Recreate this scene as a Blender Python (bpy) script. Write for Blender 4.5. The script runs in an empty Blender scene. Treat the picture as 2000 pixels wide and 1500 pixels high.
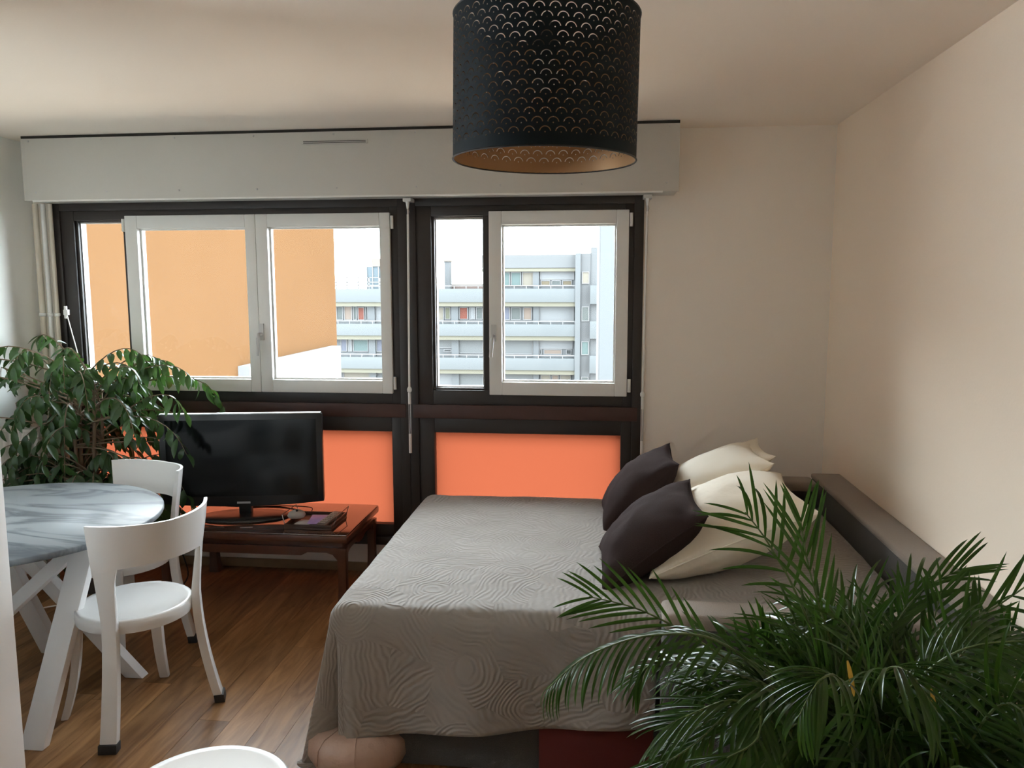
import bpy, bmesh, math, random
from mathutils import Vector, Matrix, noise
random.seed(7)
PI = math.pi
sc = bpy.context.scene
col = sc.collection

# ------------------------------------------------------------------ camera
FPX, YAW, PITCH, ROLL = 1568.6, 0.1123, 0.1213, -0.0022
CAM = Vector((0, -4.4698, 1.6705))
_f = Vector((-math.sin(YAW)*math.cos(PITCH), math.cos(YAW)*math.cos(PITCH), -math.sin(PITCH)))
_r0 = Vector((math.cos(YAW), math.sin(YAW), 0)); _u0 = _r0.cross(_f)
_r = _r0*math.cos(ROLL) + _u0*math.sin(ROLL); _u = _u0*math.cos(ROLL) - _r0*math.sin(ROLL)
cd = bpy.data.cameras.new('camera'); cam = bpy.data.objects.new('camera', cd); col.objects.link(cam)
cd.sensor_width = 36; cd.lens = 36*FPX/2000; cd.clip_start = .05; cd.clip_end = 400
cam.matrix_world = Matrix(((_r.x, _u.x, -_f.x, CAM.x), (_r.y, _u.y, -_f.y, CAM.y), (_r.z, _u.z, -_f.z, CAM.z), (0, 0, 0, 1)))
sc.camera = cam
def at(px, py, val, ax=1):
    """point of the photograph's pixel on the plane axis=val"""
    d = _f + _r*((px-1000)/FPX) - _u*((py-750)/FPX)
    return CAM + d*((val-CAM[ax])/d[ax])

# ------------------------------------------------------------------ light
sc.view_settings.view_transform = 'Standard'; sc.view_settings.look = 'None'
sc.view_settings.exposure = 1.08; sc.view_settings.gamma = 1; sc.view_settings.use_curve_mapping = False
SKY, SUN = 15.0, 4.0
w = bpy.data.worlds.new('sky'); sc.world = w; w.use_nodes = True
nt = w.node_tree; bg = nt.nodes['Background']
tc = nt.nodes.new('ShaderNodeTexCoord'); ns = nt.nodes.new('ShaderNodeTexNoise'); ns.inputs['Scale'].default_value = 2.2
ns.inputs['Detail'].default_value = 4
cr = nt.nodes.new('ShaderNodeValToRGB'); cr.color_ramp.elements[0].position = .35; cr.color_ramp.elements[1].position = .65
cr.color_ramp.elements[0].color = (.74, .86, .97, 1); cr.color_ramp.elements[1].color = (.92, .96, 1, 1)
nt.links.new(tc.outputs['Generated'], ns.inputs['Vector']); nt.links.new(ns.outputs['Fac'], cr.inputs['Fac'])
nt.links.new(cr.outputs['Color'], bg.inputs['Color']); bg.inputs['Strength'].default_value = SKY
sl = bpy.data.lights.new('sun', 'SUN'); sl.energy = SUN; sl.angle = .0093; sl.color = (1, .93, .82)
so = bpy.data.objects.new('sun', sl); col.objects.link(so)
so.rotation_euler = Vector((.80, -.14, .58)).to_track_quat('Z', 'Y').to_euler(); so.location = (20, -4, 15)
pl = bpy.data.lights.new('window_portal', 'AREA'); pl.shape = 'RECTANGLE'; pl.size = 3.5; pl.size_y = 2.0; pl.cycles.is_portal = True
po = bpy.data.objects.new('window_portal', pl); col.objects.link(po); po.location = (-1.5, .12, 1.15); po.rotation_euler = (-PI/2, 0, 0)
sc.cycles.max_bounces = 14; sc.cycles.diffuse_bounces = 8; sc.cycles.transparent_max_bounces = 24
sc.cycles.sample_clamp_indirect = 8; sc.cycles.caustics_reflective = False; sc.cycles.caustics_refractive = False
sc.cycles.use_denoising = True

# ------------------------------------------------------------------ materials
def mat(name, color=(.8, .8, .8), rough=.5, metal=0, spec=.5, ior=None, coat=0, bump=0, bscale=50, var=0, vscale=5, sheen=0, trans=0):
    m = bpy.data.materials.new(name); m.use_nodes = True
    n = m.node_tree; b = n.nodes['Principled BSDF']
    b.inputs['Base Color'].default_value = (*color, 1); b.inputs['Roughness'].default_value = rough
    b.inputs['Metallic'].default_value = metal; b.inputs['Specular IOR Level'].default_value = spec
    if ior: b.inputs['IOR'].default_value = ior
    if coat: b.inputs['Coat Weight'].default_value = coat; b.inputs['Coat Roughness'].default_value = .05
    if sheen: b.inputs['Sheen Weight'].default_value = sheen
    t = n.nodes.new('ShaderNodeTexCoord')
    if var:
        z = n.nodes.new('ShaderNodeTexNoise'); z.inputs['Scale'].default_value = vscale; z.inputs['Detail'].default_value = 5
        n.links.new(t.outputs['Object'], z.inputs['Vector'])
        x = n.nodes.new('ShaderNodeMix'); x.data_type = 'RGBA'
        x.inputs['A'].default_value = (*[c*(1-var) for c in color], 1); x.inputs['B'].default_value = (*[min(1, c*(1+var)) for c in color], 1)
        n.links.new(z.outputs['Fac'], x.inputs['Factor']); n.links.new(x.outputs['Result'], b.inputs['Base Color'])
    if bump:
        z = n.nodes.new('ShaderNodeTexNoise'); z.inputs['Scale'].default_value = bscale; z.inputs['Detail'].default_value = 3
        n.links.new(t.outputs['Object'], z.inputs['Vector'])
        bp = n.nodes.new('ShaderNodeBump'); bp.inputs['Strength'].default_value = bump; bp.inputs['Distance'].default_value = .01
        n.links.new(z.outputs['Fac'], bp.inputs['Height']); n.links.new(bp.outputs['Normal'], b.inputs['Normal'])
    if trans:
        tr = n.nodes.new('ShaderNodeBsdfTranslucent'); tr.inputs['Color'].default_value = (color[0]*2.2, color[1]*2.2, color[2]*1.2, 1)
        mx = n.nodes.new('ShaderNodeMixShader'); mx.inputs[0].default_value = trans
        n.links.new(b.outputs[0], mx.inputs[1]); n.links.new(tr.outputs[0], mx.inputs[2])
        n.links.new(mx.outputs[0], n.nodes['Material Output'].inputs['Surface'])
    return m
class NT:
    """tiny node-graph helper"""
    def __init__(s, m): s.n = m.node_tree
    def add(s, t, **k):
        x = s.n.nodes.new(t)
        for a, v in k.items(): setattr(x, a, v)
        return x
    def put(s, inp, v):
        if hasattr(v, 'is_output'): s.n.links.new(v, inp)
        else: inp.default_value = v
    def m(s, op, a, b=0.0, c=0.0):
        x = s.add('ShaderNodeMath', operation=op)
        s.put(x.inputs[0], a); s.put(x.inputs[1], b); s.put(x.inputs[2], c)
        return x.outputs[0]

M = {}
M['wallr'] = mat('wall_paint_warm_bounce', (.95, .82, .68), .85, bump=.05, bscale=120, var=.02, vscale=1.5)  # white wall; warm bounce off the orange building is put into the colour
M['walll'] = mat('wall_paint_sky_tint', (.93, .94, .91), .85, bump=.05, bscale=120, var=.02, vscale=1.5)  # same white wall, with the cool cast of the skylight mixed into the colour
M['wall'] = mat('wall_paint', (.92, .87, .805), .85, bump=.05, bscale=120, var=.02, vscale=1.5)
M['ceil'] = mat('ceiling_paint', (.93, .845, .75), .9, bump=.05, bscale=90)  # warm light bounced up from outside is tinted into the ceiling colour
M['white'] = mat('white_lacquer', (.80, .80, .79), .45, var=.02)
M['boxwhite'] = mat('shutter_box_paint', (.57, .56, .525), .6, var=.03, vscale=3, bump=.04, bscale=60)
M['upvc'] = mat('white_pvc', (.80, .80, .78), .35)
M['handle'] = mat('pale_grey_handle', (.62, .62, .61), .3)
M['frame'] = mat('dark_brown_frame', (.028, .022, .020), .42, var=.15, vscale=12)
M['rail'] = mat('mahogany_rail', (.060, .024, .018), .45, var=.3, vscale=10)
M['black'] = mat('black_plastic', (.012, .012, .013), .28)
M['screen'] = mat('tv_screen', (.005, .006, .007), .14, spec=.3)
M['silver'] = mat('satin_metal', (.55, .55, .56), .35, metal=.9)
M['greymetal'] = mat('grey_hinge', (.55, .55, .55), .4, metal=.3)
M['gap'] = mat('shadow_gap', (.03, .028, .025), .9)
M['skirt'] = mat('oak_skirting', (.30, .20, .11), .5, var=.2, vscale=20)
M['chair'] = mat('glossy_white_plastic', (.70, .70, .69), .2, spec=.26)
M['tleg'] = mat('table_leg_white', (.78, .78, .78), .4)
M['rubber'] = mat('black_rubber', (.015, .015, .016), .6)
M['pipe'] = mat('pipe_paint', (.70, .64, .54), .5)
M['pipew'] = mat('pipe_white_paint', (.80, .80, .78), .4)
M['rad'] = mat('radiator_enamel', (.66, .60, .54), .45)
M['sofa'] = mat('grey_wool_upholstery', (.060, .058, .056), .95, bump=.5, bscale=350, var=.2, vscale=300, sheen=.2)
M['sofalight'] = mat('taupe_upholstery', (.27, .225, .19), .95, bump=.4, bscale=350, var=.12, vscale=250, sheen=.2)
M['mattress'] = mat('mattress_ticking', (.40, .37, .33), .9)
M['redbox'] = mat('dark_red_fabric', (.10, .012, .010), .8, var=.2)
M['cushion'] = mat('dark_taupe_linen', (.043, .028, .027), .95, bump=.5, bscale=500, var=.15, vscale=400, spec=.1)
M['cream'] = mat('cream_cotton', (.86, .80, .68), .9, bump=.6, bscale=11, var=.03)
M['wood'] = mat('rosewood', (.085, .028, .014), .30, coat=.4, var=.35, vscale=25)
M['glasstop'] = mat('glass_covered_wood', (.070, .026, .014), .06, ior=3.0, coat=.6)
M['leather'] = mat('creased_brown_leather', (.42, .29, .23), .4, bump=.6, bscale=30, var=.25, vscale=6)
M['pot'] = mat('dark_grey_pot', (.10, .095, .09), .7, var=.2)
M['soil'] = mat('potting_soil', (.03, .02, .013), .95, bump=.8, bscale=80)
M['bark'] = mat('ficus_bark', (.20, .14, .09), .85, var=.3, vscale=30)
M['ficus'] = mat('ficus_leaf', (.030, .070, .022), .30, trans=.22, var=.35, vscale=9)
M['palm'] = mat('palm_leaflet', (.024, .060, .010), .28, spec=.32, trans=.28, var=.35, vscale=6)
M['palmdry'] = mat('dry_palm_leaflet', (.42, .25, .06), .6, trans=.2, var=.2)
M['rachis'] = mat('palm_rachis', (.075, .12, .030), .45)
M['copper'] = None
M['brass'] = mat('lamp_rim', (.55, .38, .20), .35, metal=.8)
M['cord'] = mat('black_cord', (.01, .01, .01), .5)
M['bulb'] = mat('frosted_bulb', (.75, .75, .72), .3)
M['remote'] = mat('grey_remote', (.20, .16, .14), .4)
M['button'] = mat('remote_buttons', (.45, .40, .36), .5)
M['card'] = mat('violet_card', (.42, .30, .62), .3, var=.25, vscale=40)
M['paper'] = mat('grey_paper', (.55, .55, .56), .6)
M['wire'] = mat('tray_wire', (.30, .28, .26), .35, metal=.8)
M['tray'] = mat('dark_wood_tray', (.05, .025, .016), .4)
# outside
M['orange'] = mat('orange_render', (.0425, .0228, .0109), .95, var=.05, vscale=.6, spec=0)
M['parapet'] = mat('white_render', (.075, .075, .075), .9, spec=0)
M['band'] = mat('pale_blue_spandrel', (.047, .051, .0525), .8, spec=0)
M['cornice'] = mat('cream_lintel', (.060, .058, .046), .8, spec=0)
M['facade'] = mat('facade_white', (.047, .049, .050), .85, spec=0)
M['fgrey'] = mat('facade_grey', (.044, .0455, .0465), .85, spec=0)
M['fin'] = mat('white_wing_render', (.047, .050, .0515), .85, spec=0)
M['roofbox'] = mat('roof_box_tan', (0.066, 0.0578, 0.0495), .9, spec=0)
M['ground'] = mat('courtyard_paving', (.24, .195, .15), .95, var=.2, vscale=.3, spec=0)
M['concrete'] = mat('slab_concrete', (.45, .44, .42), .9, spec=0)

def glass(name, tint=(1, 1, 1)):
    m = bpy.data.materials.new(name); m.use_nodes = True; n = m.node_tree
    n.nodes.remove(n.nodes['Principled BSDF'])
    t = n.nodes.new('ShaderNodeBsdfTransparent'); t.inputs[0].default_value = (*tint, 1)
    g = n.nodes.new('ShaderNodeBsdfGlossy'); g.inputs['Roughness'].default_value = .02
    f = n.nodes.new('ShaderNodeFresnel'); f.inputs['IOR'].default_value = 1.25
    x = n.nodes.new('ShaderNodeMixShader'); o = n.nodes['Material Output']
    n.links.new(f.outputs[0], x.inputs[0]); n.links.new(t.outputs[0], x.inputs[1]); n.links.new(g.outputs[0], x.inputs[2])
    n.links.new(x.outputs[0], o.inputs['Surface']); return m
M['glass'] = glass('window_glass', (.97, .985, .98))
# orange frosted safety glass: scatters the daylight that falls on its outer face
def frosted():
    m = bpy.data.materials.new('orange_frosted_glass'); m.use_nodes = True; n = m.node_tree
    b = n.nodes['Principled BSDF']; b.inputs['Base Color'].default_value = (.55, .13, .05, 1); b.inputs['Roughness'].default_value = .25
    t = n.nodes.new('ShaderNodeBsdfTranslucent'); t.inputs[0].default_value = (.075, .0181, .0082, 1)
    x = n.nodes.new('ShaderNodeMixShader'); x.inputs[0].default_value = .85
    n.links.new(b.outputs[0], x.inputs[1]); n.links.new(t.outputs[0], x.inputs[2]); n.links.new(x.outputs[0], n.nodes['Material Output'].inputs['Surface'])
    return m
M['frosted'] = frosted()

def floor_mat():
    m = mat('oak_plank', (.3, .2, .1), .34, spec=.22); g = NT(m); b = g.n.nodes['Principled BSDF']
    geo = g.add('ShaderNodeNewGeometry'); oi = g.add('ShaderNodeObjectInfo')
    rnd = g.m('FRACT', g.m('ADD', oi.outputs['Random'], geo.outputs['Random Per Island']))
    mp = g.add('ShaderNodeVectorMath', operation='MULTIPLY'); g.put(mp.inputs[0], geo.outputs['Position']); mp.inputs[1].default_value = (18, 2.4, 1)
    of = g.add('ShaderNodeCombineXYZ'); g.put(of.inputs[0], g.m('MULTIPLY', rnd, 90.)); g.put(of.inputs[1], g.m('MULTIPLY', rnd, 31.))
    ad = g.add('ShaderNodeVectorMath', operation='ADD'); g.put(ad.inputs[0], mp.outputs[0]); g.put(ad.inputs[1], of.outputs[0])
    nz = g.add('ShaderNodeTexNoise'); nz.inputs['Scale'].default_value = 1; nz.inputs['Detail'].default_value = 6; nz.inputs['Distortion'].default_value = 1.6
    g.put(nz.inputs['Vector'], ad.outputs[0])
    cr = g.add('ShaderNodeValToRGB'); e = cr.color_ramp.elements
    e[0].position = .32; e[0].color = (.160, .074, .027, 1); e[1].position = .68; e[1].color = (.330, .178, .078, 1)
    g.put(cr.inputs[0], nz.outputs['Fac'])
    hs = g.add('ShaderNodeHueSaturation'); g.put(hs.inputs['Value'], g.m('ADD', .74, g.m('MULTIPLY', rnd, .5))); g.put(hs.inputs['Color'], cr.outputs[0])
    g.put(b.inputs['Base Color'], hs.outputs[0])
    bp = g.add('ShaderNodeBump'); bp.inputs['Strength'].default_value = .25; bp.inputs['Distance'].default_value = .003
    g.put(bp.inputs['Height'], nz.outputs['Fac']); g.put(b.inputs['Normal'], bp.outputs[0])
    return m
M['floor'] = floor_mat()

def marble():
    m = mat('white_marble', (.85, .86, .87), .35, spec=.06); g = NT(m); b = g.n.nodes['Principled BSDF']
    t = g.add('ShaderNodeTexCoord'); mp = g.add('ShaderNodeMapping'); mp.inputs['Rotation'].default_value = (0, 0, .75); mp.inputs['Scale'].default_value = (1.0, 3.0, 1)
    g.put(mp.inputs[0], t.outputs['Object'])
    nz = g.add('ShaderNodeTexNoise'); nz.inputs['Scale'].default_value = 1.15; nz.inputs['Detail'].default_value = 7; nz.inputs['Distortion'].default_value = .9
    g.put(nz.inputs['Vector'], mp.outputs[0])
    v = g.m('ABSOLUTE', g.m('SUBTRACT', nz.outputs['Fac'], .5))
    cr = g.add('ShaderNodeValToRGB'); e = cr.color_ramp.elements
    e[0].position = 0; e[0].color = (.12, .135, .15, 1); e[1].position = .05; e[1].color = (.255, .28, .295, 1)
    g.put(cr.inputs[0], v); g.put(b.inputs['Base Color'], cr.outputs[0]); return m
M['marble'] = marble()

def quilt():
    m = mat('taupe_quilted_cotton', (.255, .232, .210), .92, sheen=.2); g = NT(m); b = g.n.nodes['Principled BSDF']
    uv = g.add('ShaderNodeUVMap')
    vo = g.add('ShaderNodeTexVoronoi'); vo.inputs['Scale'].default_value = 5.2; g.put(vo.inputs['Vector'], uv.outputs[0])
    sp = g.add('ShaderNodeSeparateColor'); g.put(sp.inputs[0], vo.outputs['Color'])
    ro = g.add('ShaderNodeVectorRotate', rotation_type='Z_AXIS'); g.put(ro.inputs['Vector'], uv.outputs[0]); g.put(ro.inputs['Angle'], g.m('MULTIPLY', sp.outputs[0], 6.28))
    nz = g.add('ShaderNodeTexNoise'); nz.inputs['Scale'].default_value = 5; g.put(nz.inputs['Vector'], uv.outputs[0])
    sx = g.add('ShaderNodeSeparateXYZ'); g.put(sx.inputs[0], ro.outputs[0])
    lines = g.m('SINE', g.m('ADD', g.m('MULTIPLY', sx.outputs[0], 300.), g.m('MULTIPLY', nz.outputs['Fac'], 46.)))
    rings = g.m('SINE', g.m('ADD', g.m('MULTIPLY', vo.outputs['Distance'], 95.), g.m('MULTIPLY', nz.outputs['Fac'], 30.)))
    pick = g.m('GREATER_THAN', sp.outputs[1], .14)
    h = g.m('ADD', g.m('MULTIPLY', lines, pick), g.m('MULTIPLY', rings, g.m('SUBTRACT', 1., pick)))
    soft = g.add('ShaderNodeTexNoise'); soft.inputs['Scale'].default_value = 9; soft.inputs['Detail'].default_value = 4; g.put(soft.inputs['Vector'], uv.outputs[0])
    h = g.m('ADD', g.m('MULTIPLY', h, .26), g.m('MULTIPLY', soft.outputs['Fac'], 2.6))
    bp = g.add('ShaderNodeBump'); bp.inputs['Strength'].default_value = .55; bp.inputs['Distance'].default_value = .006
    g.put(bp.inputs['Height'], h); g.put(b.inputs['Normal'], bp.outputs[0]); return m
M['quilt'] = quilt()

def perforated(name, color, rough, metal):
    """sheet metal cut with rows of scale-shaped slits and pin holes"""
    m = mat(name, color, rough, metal, spec=.12 if not metal else .5); g = NT(m); b = g.n.nodes['Principled BSDF']
    t = g.add('ShaderNodeTexCoord'); s = g.add('ShaderNodeSeparateXYZ'); g.put(s.inputs[0], t.outputs['Object'])
    CW, RH, R0 = 2*PI*.216/40, .0192, .216
    th = g.m('ARCTAN2', s.outputs[1], s.outputs[0]); arc = g.m('MULTIPLY', th, R0)
    zz = g.m('SUBTRACT', s.outputs[2], .022)
    rowf = g.m('DIVIDE', zz, RH); row = g.m('FLOOR', rowf)
    odd = g.m('FLOORED_MODULO', row, 2.)
    cx = g.m('MULTIPLY', g.m('SUBTRACT', g.m('FRACT', g.m('ADD', g.m('DIVIDE', arc, CW), g.m('MULTIPLY', odd, .5))), .5), CW)
    cy = g.m('MULTIPLY', g.m('SUBTRACT', g.m('FRACT', rowf), .28), RH)
    rr = g.m('SQRT', g.m('ADD', g.m('MULTIPLY', cx, cx), g.m('MULTIPLY', cy, cy)))
    ring = g.m('MULTIPLY', g.m('LESS_THAN', g.m('ABSOLUTE', g.m('SUBTRACT', rr, .0118)), .00105), g.m('GREATER_THAN', cy, .002))
    dot = g.m('LESS_THAN', rr, .0014)
    inside = g.m('MULTIPLY', g.m('GREATER_THAN', zz, 0.), g.m('LESS_THAN', zz, RH*15))
    hole = g.m('MULTIPLY', g.m('MAXIMUM', ring, dot), inside)
    tr = g.add('ShaderNodeBsdfTransparent'); x = g.add('ShaderNodeMixShader')
    g.put(x.inputs[0], hole); g.put(x.inputs[1], b.outputs[0]); g.put(x.inputs[2], tr.outputs[0])
    g.put(g.n.nodes['Material Output'].inputs['Surface'], x.outputs[0]); return m
M['shade'] = perforated('black_perforated_shade', (.007, .012, .015), .6, 0)
M['copper'] = perforated('copper_shade_lining', (.42, .24, .11), .5, .35)

# ------------------------------------------------------------------ mesh helpers
class MB:
    def __init__(s): s.v = []; s.f = []; s.uv = None
    def box(s, a, b):
        x0, x1 = sorted((a[0], b[0])); y0, y1 = sorted((a[1], b[1])); z0, z1 = sorted((a[2], b[2])); o = len(s.v)
        s.v += [(x, y, z) for z in (z0, z1) for (x, y) in ((x0, y0), (x1, y0), (x1, y1), (x0, y1))]
        s.f += [(o+3, o+2, o+1, o), (o+4, o+5, o+6, o+7)] + [(o+i, o+(i+1) % 4, o+4+(i+1) % 4, o+4+i) for i in range(4)]
        return s
    def rings(s, rs, cap=True, closed=True):
        """loft through rings of equal vertex count"""
        n = len(rs[0]); o = len(s.v)
        for r in rs: s.v += [tuple(p) for p in r]
        for i in range(len(rs)-1):
            for j in range(n if closed else n-1):
                k = (j+1) % n
                s.f.append((o+i*n+j, o+i*n+k, o+(i+1)*n+k, o+(i+1)*n+j))
        if cap:
            s.f.append(tuple(o+j for j in reversed(range(n)))); s.f.append(tuple(o+(len(rs)-1)*n+j for j in range(n)))
        return s
    def tube(s, pts, r, n=8):
        pts = [Vector(p) for p in pts]; rs = []
        for i, p in enumerate(pts):
            d = (pts[min(i+1, len(pts)-1)]-pts[max(i-1, 0)]).normalized()
            a = d.cross(Vector((0, 0, 1)) if abs(d.z) < .9 else Vector((1, 0, 0))).normalized(); b = d.cross(a)
            rad = r[i] if isinstance(r, (list, tuple)) else r
            rs.append([p+(a*math.cos(2*PI*k/n)+b*math.sin(2*PI*k/n))*rad for k in range(n)])
        return s.rings(rs)
    def lathe(s, prof, c=(0, 0, 0), n=32, cap=True, sx=1, sy=1):
        return s.rings([[(c[0]+r*sx*math.cos(2*PI*k/n), c[1]+r*sy*math.sin(2*PI*k/n), c[2]+z) for k in range(n)] for r, z in prof], cap)
    def bar(s, p, q, w, t, up=(0, 0, 1)):
        """board from p to q, width w, thickness t"""
        p, q = Vector(p), Vector(q); d = (q-p).normalized(); a = d.cross(Vector(up)).normalized(); b = a.cross(d).normalized()
        return s.rings([[c+a*i*w/2+b*j*t/2 for i, j in ((-1, -1), (1, -1), (1, 1), (-1, 1))] for c in (p, q)])
    def grid(s, nu, nv, fn, uvfn=None):
        o = len(s.v); s.uv = s.uv or []
        for j in range(nv+1):
            for i in range(nu+1):
                s.v.append(tuple(fn(i/nu, j/nv)))
                if uvfn: s.uv.append(uvfn(i/nu, j/nv))
        for j in range(nv):
            for i in range(nu):
                a = o+j*(nu+1)+i; s.f.append((a, a+1, a+nu+2, a+nu+1))
        return s
def worldloc(o):
    l = Vector((0, 0, 0))
    while o: l = l+o.location; o = o.parent
    return l
def build(name, mb, m, parent=None, smooth=False, bevel=0, local=False, loc=None, seg=2):
    me = bpy.data.meshes.new(name)
    off = Vector((0, 0, 0)) if local else (worldloc(parent) if parent else Vector(loc) if loc else Vector((0, 0, 0)))
    me.from_pydata([(a-off.x, b-off.y, c-off.z) for a, b, c in mb.v], [], mb.f); me.validate(clean_customdata=False)
    if mb.uv:
        ul = me.uv_layers.new(name='UVMap')
        for lp in me.loops: ul.data[lp.index].uv = mb.uv[lp.vertex_index]
    bm = bmesh.new(); bm.from_mesh(me)
    if bevel:
        bmesh.ops.bevel(bm, geom=[e for e in bm.edges if len(e.link_faces) == 2 and e.calc_face_angle(0) > .5], offset=bevel, segments=seg, affect='EDGES', profile=.6)
    if not mb.uv: bmesh.ops.recalc_face_normals(bm, faces=bm.faces)
    bm.to_mesh(me); bm.free()
    if smooth or bevel:
        for p in me.polygons: p.use_smooth = True
        if hasattr(me, 'set_sharp_from_angle'): me.set_sharp_from_angle(angle=.7 if not smooth else 1.0)
    me.materials.append(m)
    o = bpy.data.objects.new(name, me); col.objects.link(o)
    if parent: o.parent = parent
    elif loc: o.location = loc
    return o
def thing(name, label, cat, loc=(0, 0, 0), rz=0, group=None, kind=None):
    o = bpy.data.objects.new(name, None); col.objects.link(o); o.empty_display_size = .1
    o.location = loc; o.rotation_euler = (0, 0, rz)
    return tag(o, label, cat, group, kind)
def tag(o, label=None, cat=None, group=None, kind=None):
    for k, v in (('label', label), ('category', cat), ('group', group), ('kind', kind)):
        if v: o[k] = v
    return o
def struct(name, mb, m, label=None, **k):
    o = build(name, mb, m, **k); return tag(o, label, None, None, 'structure')
def share(name, me, parent, mtx):
    o = bpy.data.objects.new(name, me); col.objects.link(o); o.parent = parent; o.matrix_local = mtx; return o
def frame_ring(x0, x1, z0, z1, w, y0, y1):
    """rectangular frame, bars of width w inside the outline"""
    mb = MB(); wl, wr, wb, wt = w if isinstance(w, tuple) else (w,)*4
    mb.box((x0, y0, z0), (x0+wl, y1, z1)); mb.box((x1-wr, y0, z0), (x1, y1, z1))
    mb.box((x0+wl, y0, z0), (x1-wr, y1, z0+wb)); mb.box((x0+wl, y0, z1-wt), (x1-wr, y1, z1)); return mb
def noi(x, y, z=0.): return noise.noise(Vector((x, y, z)))

# ------------------------------------------------------------------ room shell
XL, XR, H, YB = -3.336, 1.203, 2.5, -6.2
WX0, WX1, WZ0, WZ1 = -3.205, .215, .168, 2.165
T = .2
struct('ceiling', MB().box((XL-T, YB-T, H), (XR+T, T, H+.2)), M['ceil'], 'smooth warm-tinted white ceiling over the room')
struct('wall_right', MB().box((XR, YB-T, -.1), (XR+T, T, H)), M['wallr'], 'white wall with warm light painted in, on the right behind the sofa bed')
SWY0, SWY1, SWZ0, SWZ1 = -3.22, -2.40, 1.15, 2.32  # opening for the added fill-light window
struct('wall_left', MB().box((XL-T, YB-T, -.1), (XL, SWY0, H)).box((XL-T, SWY1, -.1), (XL, T, H)).box((XL-T, SWY0, -.1), (XL, SWY1, SWZ0)).box((XL-T, SWY0, SWZ1), (XL, SWY1, H)), M['walll'], 'white wall at far left beside the heating pipes')
struct('wall_back', MB().box((XL, YB-T, -.1), (XR, YB, H)), M['wall'], 'pale wall behind the viewer')
wf = MB().box((XL, 0, -.1), (WX0, T, H)).box((WX1, 0, -.1), (XR, T, H)).box((WX0, 0, -.1), (WX1, T, WZ0)).box((WX0, 0, WZ1), (WX1, T, H))
struct('wall_front', wf, M['wall'], 'pale wall around the dark framed windows')
struct('wall_partition', MB().box((XL, -2.36, -.1), (-1.822, -2.25, H)), M['white'], 'white wall end at the left edge in front of the table', bevel=.004)
sk = MB().box((XL, -.015, 0), (XR-.16, 0, .05))
struct('baseboard_front', sk, M['skirt'], 'low oak skirting strip under the windows')

# floor: planks run towards the window
fl = struct('floor', MB().box((XL-T, YB-T, -.15), (XR+T, T, -.004)), M['floor'], 'brown oak plank floor')
PW, PLn = .128, 1.15
pm = MB().box((0, 0, 0), (1, 1, 1)); tmp = build('plank', pm, M['floor']); plank_me = tmp.data; bpy.data.objects.remove(tmp)
pieces = []
nrow = int((XR-XL)/PW)+1
rp = random.Random(3)
for i in range(nrow):
    x0 = XL+i*PW; x1 = min(XR, x0+PW)
    y = -rp.random()*PLn
    ys = [0]
    while y > YB: ys.append(y); y -= PLn*(.75+.5*rp.random())
    ys.append(YB)
    for a, b in zip(ys, ys[1:]):
        if a-b > .02: pieces.append((x0+.0006, x1-.0006, b+.0006, a-.0006))
stuffmb = MB(); cnt = 0
for x0, x1, y0, y1 in pieces:
    if x0 < -.55 and y1 > -2.9 and cnt < 290:
        share('plank', plank_me, fl, Matrix.Translation((x0, y0, -.004)) @ Matrix.Diagonal((x1-x0, y1-y0, .004, 1))); cnt += 1
    else: stuffmb.box((x0, y0, -.004), (x1, y1, 0))
tag(build('plank_field', stuffmb, M['floor'], fl), kind='stuff')

# ------------------------------------------------------------------ windows
def pane(name, x0, x1, z0, z1, y, parent, m=M['glass']):
    return build(name, MB().box((x0, y-.003, z0), (x1, y+.003, z1)), m, parent)
def handle(x, z, parent):
    h = MB().box((x-.014, -.054, z-.035), (x+.014, -.040, z+.06))
    h.tube([(x, -.05, z), (x, -.085, z), (x-.004, -.09, z-.02), (x-.012, -.088, z-.12)], [.010, .011, .011, .010], 8)
    return build('handle', h, M['handle'], parent, smooth=True)
def sash(x0, x1, g0, g1, parent, hinge_side, hand=None):
    z0, z1, gz0, gz1 = 1.064, 2.077, 1.137, 2.004
    s = build('sash', frame_ring(x0, x1, z0, z1, (g0-x0, x1-g1, gz0-z0, z1-gz1), -.042, .045), M['upvc'], parent, bevel=.004)
    build('glazing_bead', frame_ring(g0-.001, g1+.001, gz0-.001, gz1+.001, .010, -.006, .02), M['upvc'], s)
    pane('pane', g0, g1, gz0, gz1, .024, s)
    if hand: handle(hand, 1.40, s)
    if hinge_side:
        hx = x0-.012 if hinge_side < 0 else x1+.012
        for hz in (1.10, 2.0):
            build('hinge', MB().tube([(hx, -.036, hz-.012), (hx, -.036, hz+.06)], .009, 8).box((hx-.006, -.04, hz+.022), (hx+.006, -.025, hz+.026)), M['upvc'], s)
    return s
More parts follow.
